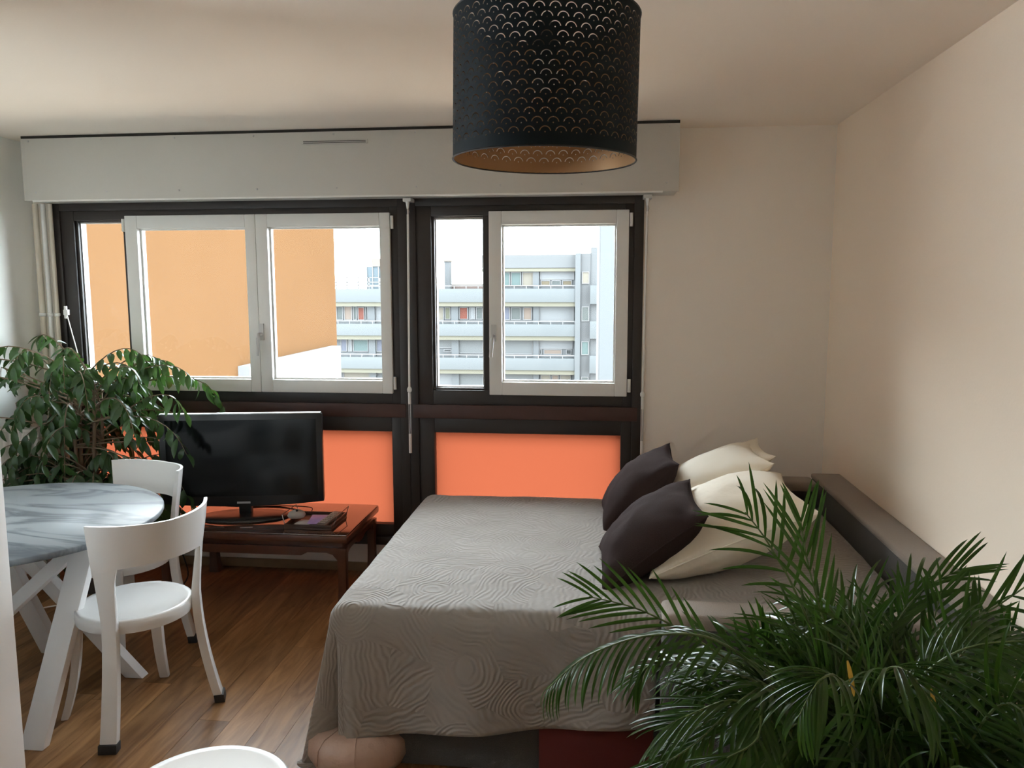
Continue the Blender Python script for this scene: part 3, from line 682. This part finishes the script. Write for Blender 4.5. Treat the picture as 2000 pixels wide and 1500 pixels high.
rc = small('remote_control', 'long grey-brown remote control full of buttons at the right end of the tray', 'remote', (-1.425, -.47, Zt+.016), (.05, .19, .022), -.18, M['remote'], .10)
for j in range(7):
    for i in range(3): build('button', MB().box((-.018+i*.013, -.08+j*.023, .0215), (-.009+i*.013, -.067+j*.023, .025)), M['button'], rc, local=True)
ms = thing('game_controller', 'small rounded light grey handset lying at the left end of the tray', 'handset', (-1.605, -.47, Zt+.028), .5)
build('body', MB().lathe([(.01, 0), (.04, .004), (.048, .018), (.04, .034), (.02, .044), (.004, .047)], n=24, sy=.75), M['button'], ms, smooth=True, local=True)
build('wheel', MB().box((-.006, -.02, .040), (.006, .0, .049)), M['black'], ms, local=True, bevel=.002)
cdp = small('violet_card', 'shiny violet card lying on the tray left of the remote control', 'card', (-1.49, -.47, Zt+.0215), (.085, .12, .004), .1, M['card'])
cdp.rotation_euler = (.12, 0, .1)
small('folded_paper', 'grey folded paper in the middle of the tray', 'paper', (-1.55, -.51, Zt+.0125), (.08, .10, .006), -.1, M['paper'])

# ------------------------------------------------------------------ sofa bed
BZ = .58
sf = thing('sofa_bed', 'opened grey sofa bed standing against the right wall', 'sofa bed', (.2, -1.15, 0))
SY0, SY1 = -2.055, -.335
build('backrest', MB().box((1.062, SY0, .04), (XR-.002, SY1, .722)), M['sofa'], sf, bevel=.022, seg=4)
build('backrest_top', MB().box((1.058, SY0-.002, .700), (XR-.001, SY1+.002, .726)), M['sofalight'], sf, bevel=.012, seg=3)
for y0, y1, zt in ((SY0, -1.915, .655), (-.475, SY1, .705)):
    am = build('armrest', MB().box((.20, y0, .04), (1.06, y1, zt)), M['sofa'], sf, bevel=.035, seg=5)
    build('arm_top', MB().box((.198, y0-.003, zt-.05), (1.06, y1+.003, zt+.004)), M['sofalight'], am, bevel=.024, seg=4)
build('seat_base', MB().box((-.72, -1.895, .004), (1.06, -.49, .30)), M['sofa'], sf, bevel=.02)
mt = build('mattress', MB().box((-.86, -1.86, .302), (1.05, -.48, .545)), M['mattress'], sf, bevel=.05, seg=4)
rb = thing('storage_box', 'dark red fabric box under the near side of the sofa bed', 'box', (0, -1.88, 0))
build('body', MB().box((-.20, -1.914, .001), (.185, -1.897, .245)), M['redbox'], rb, bevel=.008)
build('lid', MB().box((-.204, -1.916, .245), (.188, -1.896, .258)), M['redbox'], rb, bevel=.005)

# bedspread
def cover():
    x0, yn, yf = -.868, -1.868, -.435          # edges of the bed top
    rad = .06
    NA, NB = 150, 130
    DL, DNn, DF = .60, .50, .30
    def fold(r):
        """distance past the edge -> (outward, down) over a rounded edge"""
        if r <= 0: return 0., 0.
        L = rad*PI/2
        if r < L: t = r/rad; return rad*math.sin(t), rad*(1-math.cos(t))
        return rad, rad+(r-L)
    def fn(u, v):
        a = x0-DL+(1.03-x0+DL)*u; b = yn-DNn+(yf-yn+DNn+DF)*v
        dn = yn-b
        if dn > 0 and a > .185: dn = min(dn, .03)
        elif dn > 0: dn *= 1-.22*max(0, (a-x0))/1.05
        df = b-yf
        if df > 0 and a > .25: df = min(df, .02)
        dx = max(0, x0-a); dy = max(0, dn) if dn > 0 else -max(0, df)
        r = math.hypot(dx, dy); ph = math.atan2(abs(dy), dx) if r > 0 else 0
        o, dwn = fold(r)
        x = max(a, x0); y = min(max(b, yn), yf)
        z = BZ+.006*noi(a*3, b*3)+.003*noi(a*9, b*9, 3)
        s = min(1, max(0, (a-.25)/.6)); z += .018*s*s*(3-2*s)
        if r > 0:
            hang = max(0, r-.10)
            wave = .020*math.sin(a*13+.8)*(1 if dy > 0 and dx == 0 else 0)+.022*math.sin(b*11)*(1 if dx > 0 and dy == 0 else 0)
            fl = hang*(.05+.05*(1-ph/(PI/2)) if dx > 0 else .05)
            if dx > 0 and dy > 0:
                g = ph/(PI/2); fl += hang*(.13*math.exp(-((g-.25)/.13)**2)-.34*math.exp(-((g-.62)/.13)**2))
            o += fl+wave*min(1, hang*3)
            x -= o*math.cos(ph) if dx > 0 else 0; y += (-1 if dy > 0 else 1)*o*math.sin(ph)
            z -= dwn*.985
            if z < .012: k = .012-z; z = .012+.004*math.sin(k*40); x -= k*.3*math.cos(ph); y -= k*.3*math.sin(ph)*(1 if dy > 0 else -1)
        return (x, y, z)
    mb = MB().grid(NA, NB, fn, lambda u, v: (x0-DL+(1.03-x0+DL)*u, yn-DNn+(yf-yn+DNn+DF)*v))
    o = build('bedspread', mb, M['quilt'], None, smooth=True, loc=(0, -1.15, .58))
    md = o.modifiers.new('thickness', 'SOLIDIFY'); md.thickness = .006; md.offset = 1
    return tag(o, 'taupe quilted bedspread draped over the sofa bed', 'bedspread')
cover()

# pillows
def pillow(name, label, cat, c, e1, e2, w_, h_, t_, m, seed, group=None, droop=0., puff=.48, pinch=.10):
    c = Vector(c); e1 = Vector(e1).normalized(); e2 = Vector(e2).normalized(); nn = e1.cross(e2).normalized(); e1 = e2.cross(nn).normalized()
    if nn.z < 0: nn = -nn
    def pt(u, v, s):
        x = w_/2*u*(1-pinch*(1-v*v)); y = h_/2*v*(1-pinch*(1-u*u))
        th = t_/2*((1-u*u)*(1-v*v))**puff
        wr = .010*noi(u*2.2+seed, v*2.2, seed)+.006*noi(u*5+seed, v*5, 2)
        return c+e1*x+e2*y+nn*(s*th+wr*(1 if s > 0 else .6)*min(1, th*30)-droop*(u*u+v*v)*.5)
    N = 26
    mb = MB(); mb.grid(N, N, lambda i, j: pt(-math.cos(i*PI), -math.cos(j*PI), 1)); mb.grid(N, N, lambda i, j: pt(math.cos(i*PI), -math.cos(j*PI), -1)); mb.uv = None
    o = thing(name, label, cat, tuple(c-Vector((0, 0, .1))), 0, group)
    b = build('pillow_body', mb, m, o, smooth=True)
    bm = bmesh.new(); bm.from_mesh(b.data); bmesh.ops.remove_doubles(bm, verts=bm.verts, dist=.0015); bmesh.ops.recalc_face_normals(bm, faces=bm.faces); bm.to_mesh(b.data); bm.free()
    edge = [pt(-1+2*k/12, -1, 1) for k in range(12)]+[pt(1, -1+2*k/12, 1) for k in range(12)]+[pt(1-2*k/12, 1, 1) for k in range(12)]+[pt(-1, 1-2*k/12, 1) for k in range(13)]
    build('seam', MB().tube(edge, .0028, 6), m, o, smooth=True)
    return o
Yv = (0, 1, 0)
pillow('bed_pillow', 'large cream pillow at the window end of the bed, behind the farther dark cushion', 'pillow', (.475, -.745, .760), (.10, 1, 0), (.84, 0, .48), .58, .60, .24, M['cream'], 1.3, 'cream pillows on the bed')
pillow('bed_pillow', 'cream pillow nearly hidden behind the other cream pillow at the window end', 'pillow', (.56, -.60, .750), (.02, 1, 0), (.80, 0, .58), .46, .54, .15, M['cream'], 4.1, 'cream pillows on the bed')
pillow('bed_pillow', 'large cream pillow nearest the palm, behind the nearer dark cushion', 'pillow', (.475, -1.31, .745), (.06, 1, 0), (.90, 0, .40), .66, .64, .31, M['cream'], 7.7, 'cream pillows on the bed')
pillow('throw_cushion', 'dark taupe cushion on the bed closer to the window', 'cushion', (.175, -.745, .735), (.05, 1, .06), (.70, 0, .71), .47, .46, .21, M['cushion'], 2.2, 'dark cushions leaning on the pillows')
pillow('throw_cushion', 'dark taupe cushion on the bed closer to the palm', 'cushion', (.185, -1.44, .730), (-.04, 1, .03), (.78, 0, .63), .47, .47, .22, M['cushion'], 5.2, 'dark cushions leaning on the pillows')

# leather pouf under the bed corner
pf_ = thing('leather_pouf', 'round creased brown leather pouf peeking out under the bedspread corner', 'pouf', (-.845, -1.85, 0))
build('cushion_body', MB().lathe([(.12, .001), (.165, .012), (.185, .05), (.18, .10), (.15, .128), (.08, .142), (.01, .145)], (-.845, -1.85, 0), 36), M['leather'], pf_, smooth=True)
for k in range(8):
    a = 2*PI*k/8+.2; build('stitched_seam', MB().tube([(-.845+r*math.cos(a), -1.85+r*math.sin(a), z) for r, z in ((.187, .05), (.182, .10), (.152, .129), (.082, .144), (.012, .147))], .0018, 5), M['leather'], pf_)

# ------------------------------------------------------------------ leaf helpers
def leaf_mesh(name, L, W, bend, fold, m, n=6, shape=1.0, tip=.25):
    """blade along +X, starts at origin, bends towards -Z"""
    vs, fs = [], []
    for i in range(n+1):
        t = i/n; wd = W*.5*(math.sin(PI*min(1, t*.92+.04))**shape)*(1-tip*t)
        if i == n: wd = W*.01
        ang = bend*t; x = L*(math.sin(ang)/bend if abs(bend) > .01 else t); z = -L*((1-math.cos(ang))/bend if abs(bend) > .01 else 0)
        nz = fold*wd
        vs += [(x, -wd, z+nz), (x, 0, z), (x, wd, z+nz)]
    for i in range(n):
        for j in range(2): a = i*3+j; fs.append((a, a+3, a+4, a+1))
    me = bpy.data.meshes.new(name); me.from_pydata(vs, [], fs); me.materials.append(m)
    for p in me.polygons: p.use_smooth = True
    return me
def leaf_frame(p, d, up):
    d = d.normalized(); y = up.cross(d)
    if y.length < 1e-3: y = Vector((1, 0, 0)).cross(d)
    y.normalize(); z = d.cross(y)
    return Matrix(((d.x, y.x, z.x, p.x), (d.y, y.y, z.y, p.y), (d.z, y.z, z.z, p.z), (0, 0, 0, 1)))
def join_leaves(items):
    mb = MB()
    for me, mx in items:
        o = len(mb.v); mb.v += [tuple(mx @ v.co) for v in me.vertices]; mb.f += [tuple(o+i for i in p.vertices) for p in me.polygons]
    return mb

# ------------------------------------------------------------------ ficus
rf = random.Random(11)
FXc, FYc = -2.80, -.42
fc = thing('potted_ficus', 'bushy weeping fig tree in a dark grey pot in front of the left window', 'plant', (FXc, FYc, 0))
build('pot', MB().lathe([(.11, .001), (.125, .01), (.158, .22), (.165, .235), (.158, .24), (.148, .235), (.14, .2)], (FXc, FYc, 0), 36), M['pot'], fc, smooth=True)
build('soil', MB().lathe([(.142, .19), (.14, .205), (.02, .212)], (FXc, FYc, 0), 24), M['soil'], fc, smooth=True)
tops = []
for k in range(4):
    a = k*1.7; base = Vector((FXc+.03*math.cos(a), FYc+.03*math.sin(a), .2)); tp = Vector((FXc+.09*math.cos(a+.6), FYc+.05*math.sin(a+.6), .99+.14*k/3))
    mid = (base+tp)/2+Vector((.03*math.sin(a*3), .02*math.cos(a*2), 0))
    build('trunk', MB().tube([base, mid, tp], [.014, .011, .007], 8), M['bark'], fc, smooth=True); tops.append((base, mid, tp))
leafs = [leaf_mesh('ficus_leaf', 1, .42, b, .35, M['ficus'], 5, .9, .35) for b in (.3, .7, 1.1, 1.5)]
LE = []
def clampf(p):
    p.x = max(p.x, XL+.06); p.y = min(p.y, -.09); return p
for k in range(150):
    s = tops[k % 4]; t = .30+.70*rf.random(); start = s[1].lerp(s[2], t) if t > .3 else s[1]
    a = rf.random()*2*PI; ro = .22+.36*rf.random()
    up = .05+.36*rf.random()**1.2
    if k < 22: up = .26+.20*rf.random(); start = s[2].copy()
    elif k > 70: start = s[0].lerp(s[1], .5+.5*rf.random()); ro = .20+.26*rf.random(); up = .10+.22*rf.random()
    end = start+Vector((ro*math.cos(a)*1.15, ro*math.sin(a)*.62, up))
    dro = end+Vector((.14*math.cos(a), .08*math.sin(a), -.16-.22*rf.random()))
    if k % 3 == 0: dro.z -= .22*rf.random()
    pts = []
    for i in range(11):
        q = i/10; pts.append(clampf((1-q)**2*start+2*q*(1-q)*end+q*q*dro))
    build('branch', MB().tube(pts, [.005*(1-.75*i/10) for i in range(11)], 5), M['bark'], fc, smooth=True)
    for i in range(17):
        q = .20+.80*i/16; f = q*10; j = min(9, int(f)); p = pts[j].lerp(pts[j+1], f-j); d = (pts[j+1]-pts[j]).normalized()
        sd = d.cross(Vector((0, 0, 1))).normalized()*(1 if i % 2 else -1)
        dirv = (sd*(.5+.5*rf.random())+d*.5+Vector((0, 0, -.25-.9*rf.random()))+Vector((rf.uniform(-.3, .3), rf.uniform(-.3, .3), 0))).normalized()
        L = .074+.042*rf.random(); tipp = p+dirv*L
        if min(tipp.x, p.x) < XL+.075 or max(tipp.y, p.y) > -.10: continue
        LE.append((leafs[rf.randrange(4)], leaf_frame(p, dirv, Vector((rf.uniform(-.5, .5), rf.uniform(-.8, .2), 1))) @ Matrix.Diagonal((L, L*(.85+.3*rf.random()), L, 1))))
off = Matrix.Translation(-Vector((FXc, FYc, 0)))
LE.sort(key=lambda e: e[1].translation.y)
for me, mx in LE[:290]: share('leaf', me, fc, off @ mx)
tag(build('foliage', join_leaves(LE[290:]), M['ficus'], fc, smooth=True), kind='stuff')

# ------------------------------------------------------------------ areca palm
rq = random.Random(5)
PX, PY = .66, -2.66
pm_ = thing('potted_palm', 'large areca palm with glossy feathery fronds in the right foreground', 'plant', (PX, PY, 0))
build('pot', MB().lathe([(.14, .001), (.155, .01), (.19, .27), (.20, .29), (.19, .30), (.18, .29), (.17, .25)], (PX, PY, 0), 40), M['pot'], pm_, smooth=True)
build('soil', MB().lathe([(.175, .24), (.17, .255), (.02, .262)], (PX, PY, 0), 24), M['soil'], pm_, smooth=True)
pleaf = [leaf_mesh('palm_leaflet', 1, .068, b, .55, M['palm'], 7, .55, .30) for b in (.1, .45, .9, 1.5)]
poff = Matrix.Translation(-Vector((PX, PY, 0)))
PL_key, PL_rest = [], []
def frond(pts, n0, n1, L, key, droop=0., up=None, ang=.75, bend=None, wid=1.0, start=.25):
    """pts: control points base -> tip; leaflets in two ranks"""
    P = [Vector(p) for p in pts]; cur = []
    for i in range(len(P)-1):
        p0, p1, p2, p3 = P[max(i-1, 0)], P[i], P[i+1], P[min(i+2, len(P)-1)]
        for k in range(6):
            t = k/6; cur.append(.5*((2*p1)+(p2-p0)*t+(2*p0-5*p1+4*p2-p3)*t*t+(3*p1-p0-3*p2+p3)*t**3))
    cur.append(P[-1]); N = len(cur)-1
    fr = build('frond', MB().tube(cur, [.0048*(1-.72*i/N) for i in range(N+1)], 6), M['rachis'], pm_, smooth=True)
    upv = Vector(up) if up else Vector((0, 0, 1))
    nl = n1
    for i in range(nl):
        q = start+(1-start)*(i+.3)/nl; f = min(q, .999)*N; j = int(f); p = cur[j].lerp(cur[j+1], f-j); d = (cur[min(j+1, N)]-cur[max(j-1, 0)]).normalized()
        side = d.cross(upv)
        if side.length < .15: side = d.cross(Vector((0, 1, 0)))
        side.normalize(); nrm = side.cross(d)
        for s in (-1, 1):
            a = ang*(1.12-.62*q)+rq.uniform(-.08, .08)
            ll = L*(.55+.75*math.sin(PI*min(1, .18+.78*(q-start)/(1-start))))*(.9+.2*rq.random())
            dv = (d*math.cos(a)+side*s*math.sin(a)+nrm*.22+Vector((0, 0, -droop-.05*rq.random()))).normalized()
            me = pleaf[bend if bend is not None else rq.choice((0, 1, 1, 2, 2, 3))]
            mx = leaf_frame(p, dv, nrm+Vector((0, 0, .6))) @ Matrix.Diagonal((ll, ll*wid*min(1.3, .17/ll), ll, 1))
            (PL_key if key else PL_rest).append((me, mx, fr))
    return fr
def A(px, py, y): return at(px, py, y)
stem = Vector((PX, PY, .30))
def F(path, **k):
    """path: (px, py, Y) control points after the stem"""
    pts = [stem+Vector((rq.uniform(-.06, .06), rq.uniform(-.06, .06), 0))]+[A(*q) for q in path]; return frond(pts, **k)
K = dict(n0=0, key=True)
# fronds that read singly in the photograph
F([(1680, 1400, -2.62), (1625, 1260, -2.56), (1580, 1110, -2.52), (1563, 1010, -2.50)], n1=9, L=.15, up=(0, -1, .15), ang=.62, bend=0, start=.50, **K)
F([(1640, 1380, -2.60), (1560, 1170, -2.54), (1500, 1060, -2.50), (1455, 1000, -2.48)], n1=8, L=.14, up=(.3, -1, .3), ang=.95, droop=.12, start=.52, **K)
F([(1560, 1400, -2.62), (1400, 1275, -2.58), (1260, 1195, -2.56), (1150, 1165, -2.56)], n1=11, L=.13, up=(-.2, -.8, .6), ang=.75, bend=1, start=.50, **K)
F([(1580, 1420, -2.70), (1420, 1262, -2.72), (1280, 1240, -2.73), (1150, 1280, -2.74), (1070, 1345, -2.74)], n1=26, L=.115, up=(0, -.3, 1), ang=.95, droop=.45, bend=2, start=.38, **K)
F([(1560, 1460, -2.76), (1450, 1370, -2.80), (1350, 1395, -2.82), (1300, 1420, -2.82)], n1=14, L=.12, up=(0, -.2, 1), ang=.85, droop=.15, bend=1, start=.45, **K)
F([(1760, 1420, -2.6), (1850, 1245, -2.56), (1945, 1185, -2.52), (2040, 1120, -2.50)], n1=8, L=.13, up=(.2, -1, .1), ang=1.15, bend=0, start=.48, **K)
F([(1720, 1430, -2.72), (1790, 1330, -2.78), (1890, 1265, -2.80), (2030, 1250, -2.82)], n1=18, L=.16, up=(0, -.3, 1), ang=.9, droop=.35, bend=2, start=.38, **K)
F([(1700, 1380, -2.50), (1740, 1240, -2.44), (1800, 1155, -2.40), (1880, 1110, -2.38)], n1=9, L=.15, up=(-.4, -.8, .4), ang=.6, start=.5, **K)
F([(1660, 1440, -2.80), (1640, 1330, -2.92), (1600, 1330, -2.98), (1560, 1400, -3.0)], n1=12, L=.11, up=(0, -.2, 1), ang=.9, droop=.3, bend=2, start=.5, **K)
F([(1690, 1430, -2.74), (1720, 1320, -2.84), (1770, 1310, -2.9), (1830, 1390, -2.94)], n1=12, L=.14, up=(0, -.2, 1), ang=.85, droop=.3, bend=2, start=.45, **K)
# upright fronds behind the first ones and low ones hanging to the left
for tipx, tipy, yy in ((1690, 1180, -2.34), (1770, 1160, -2.36), (1840, 1150, -2.44), (1920, 1190, -2.46), (1600, 1200, -2.40), (1480, 1230, -2.50), (1980, 1230, -2.60)):
    F([(1690+(tipx-1690)*.3, 1400, -2.58), (1690+(tipx-1690)*.75, (1400+tipy)/2, (yy-2.5)/2), (tipx, tipy, yy)], n0=0, key=False, n1=12, L=.12, up=(rq.uniform(-.5, .5), -.8, .4), ang=.7, droop=.1, start=.40)
for tipx, tipy, yy in ((1300, 1490, -2.9), (1360, 1350, -2.72), (1420, 1480, -2.95), (1240, 1330, -2.66)):
    F([(1600, 1440, -2.72), (1500, 1340, -2.78), (tipx+60, tipy-40, yy+.04), (tipx, tipy, yy)], n0=0, key=False, n1=16, L=.11, up=(0, -.3, 1), ang=.85, droop=.25, start=.40)
# the dense crown
for k in range(78):
    a = rq.random()*2*PI; r = .18+.34*rq.random(); hgt = .22+.30*rq.random()-.08*(r > .4)
    if k < 16: a = PI+rq.uniform(-.9, .9)+.5; r = .15+.28*rq.random(); hgt = .20+.20*rq.random()
    tip = Vector((min(PX+r*math.cos(a), XR-.08), max(-3.25, min(PY+r*.85*math.sin(a), -2.14)), .32+hgt))
    b0 = stem+Vector((rq.uniform(-.09, .09), rq.uniform(-.09, .09), 0)); m1 = b0.lerp(tip, .45)+Vector((0, 0, .16)); m2 = b0.lerp(tip, .8)+Vector((0, 0, .15))
    dro = tip+Vector((.07*math.cos(a), .06*math.sin(a), -.12*rq.random())); dro.x = min(dro.x, XR-.06)
    frond([b0, m1, m2, dro], 0, 15, .10+.06*rq.random(), False, droop=.12+.35*rq.random(), ang=.8, start=.38, up=(rq.uniform(-.5, .5), -.5+rq.uniform(-.5, .3), .8))
PL_key = [e for e in PL_key if (e[1] @ Vector((1, 0, 0))).x < XR-.01]; PL_rest = [e for e in PL_rest if (e[1] @ Vector((1, 0, 0))).x < XR-.01]
for me, mx, fr in PL_key[:296]: share('leaflet', me, fr, poff @ mx)
tag(build('leaflets', join_leaves([(m_, x_) for m_, x_, _ in PL_key[296:]+PL_rest]), M['palm'], pm_, smooth=True), kind='stuff')
dry = leaf_mesh('dry_leaflet', 1, .10, .3, .4, M['palmdry'], 6, .55, .3)
for px, py in ((1818, 1345), (1655, 1290)):
    share('dry_leaflet', dry, pm_, poff @ leaf_frame(A(px, py, -2.86), Vector((.25, 0, -1)), Vector((0, -1, 0))) @ Matrix.Diagonal((.09, .11, .09, 1)))
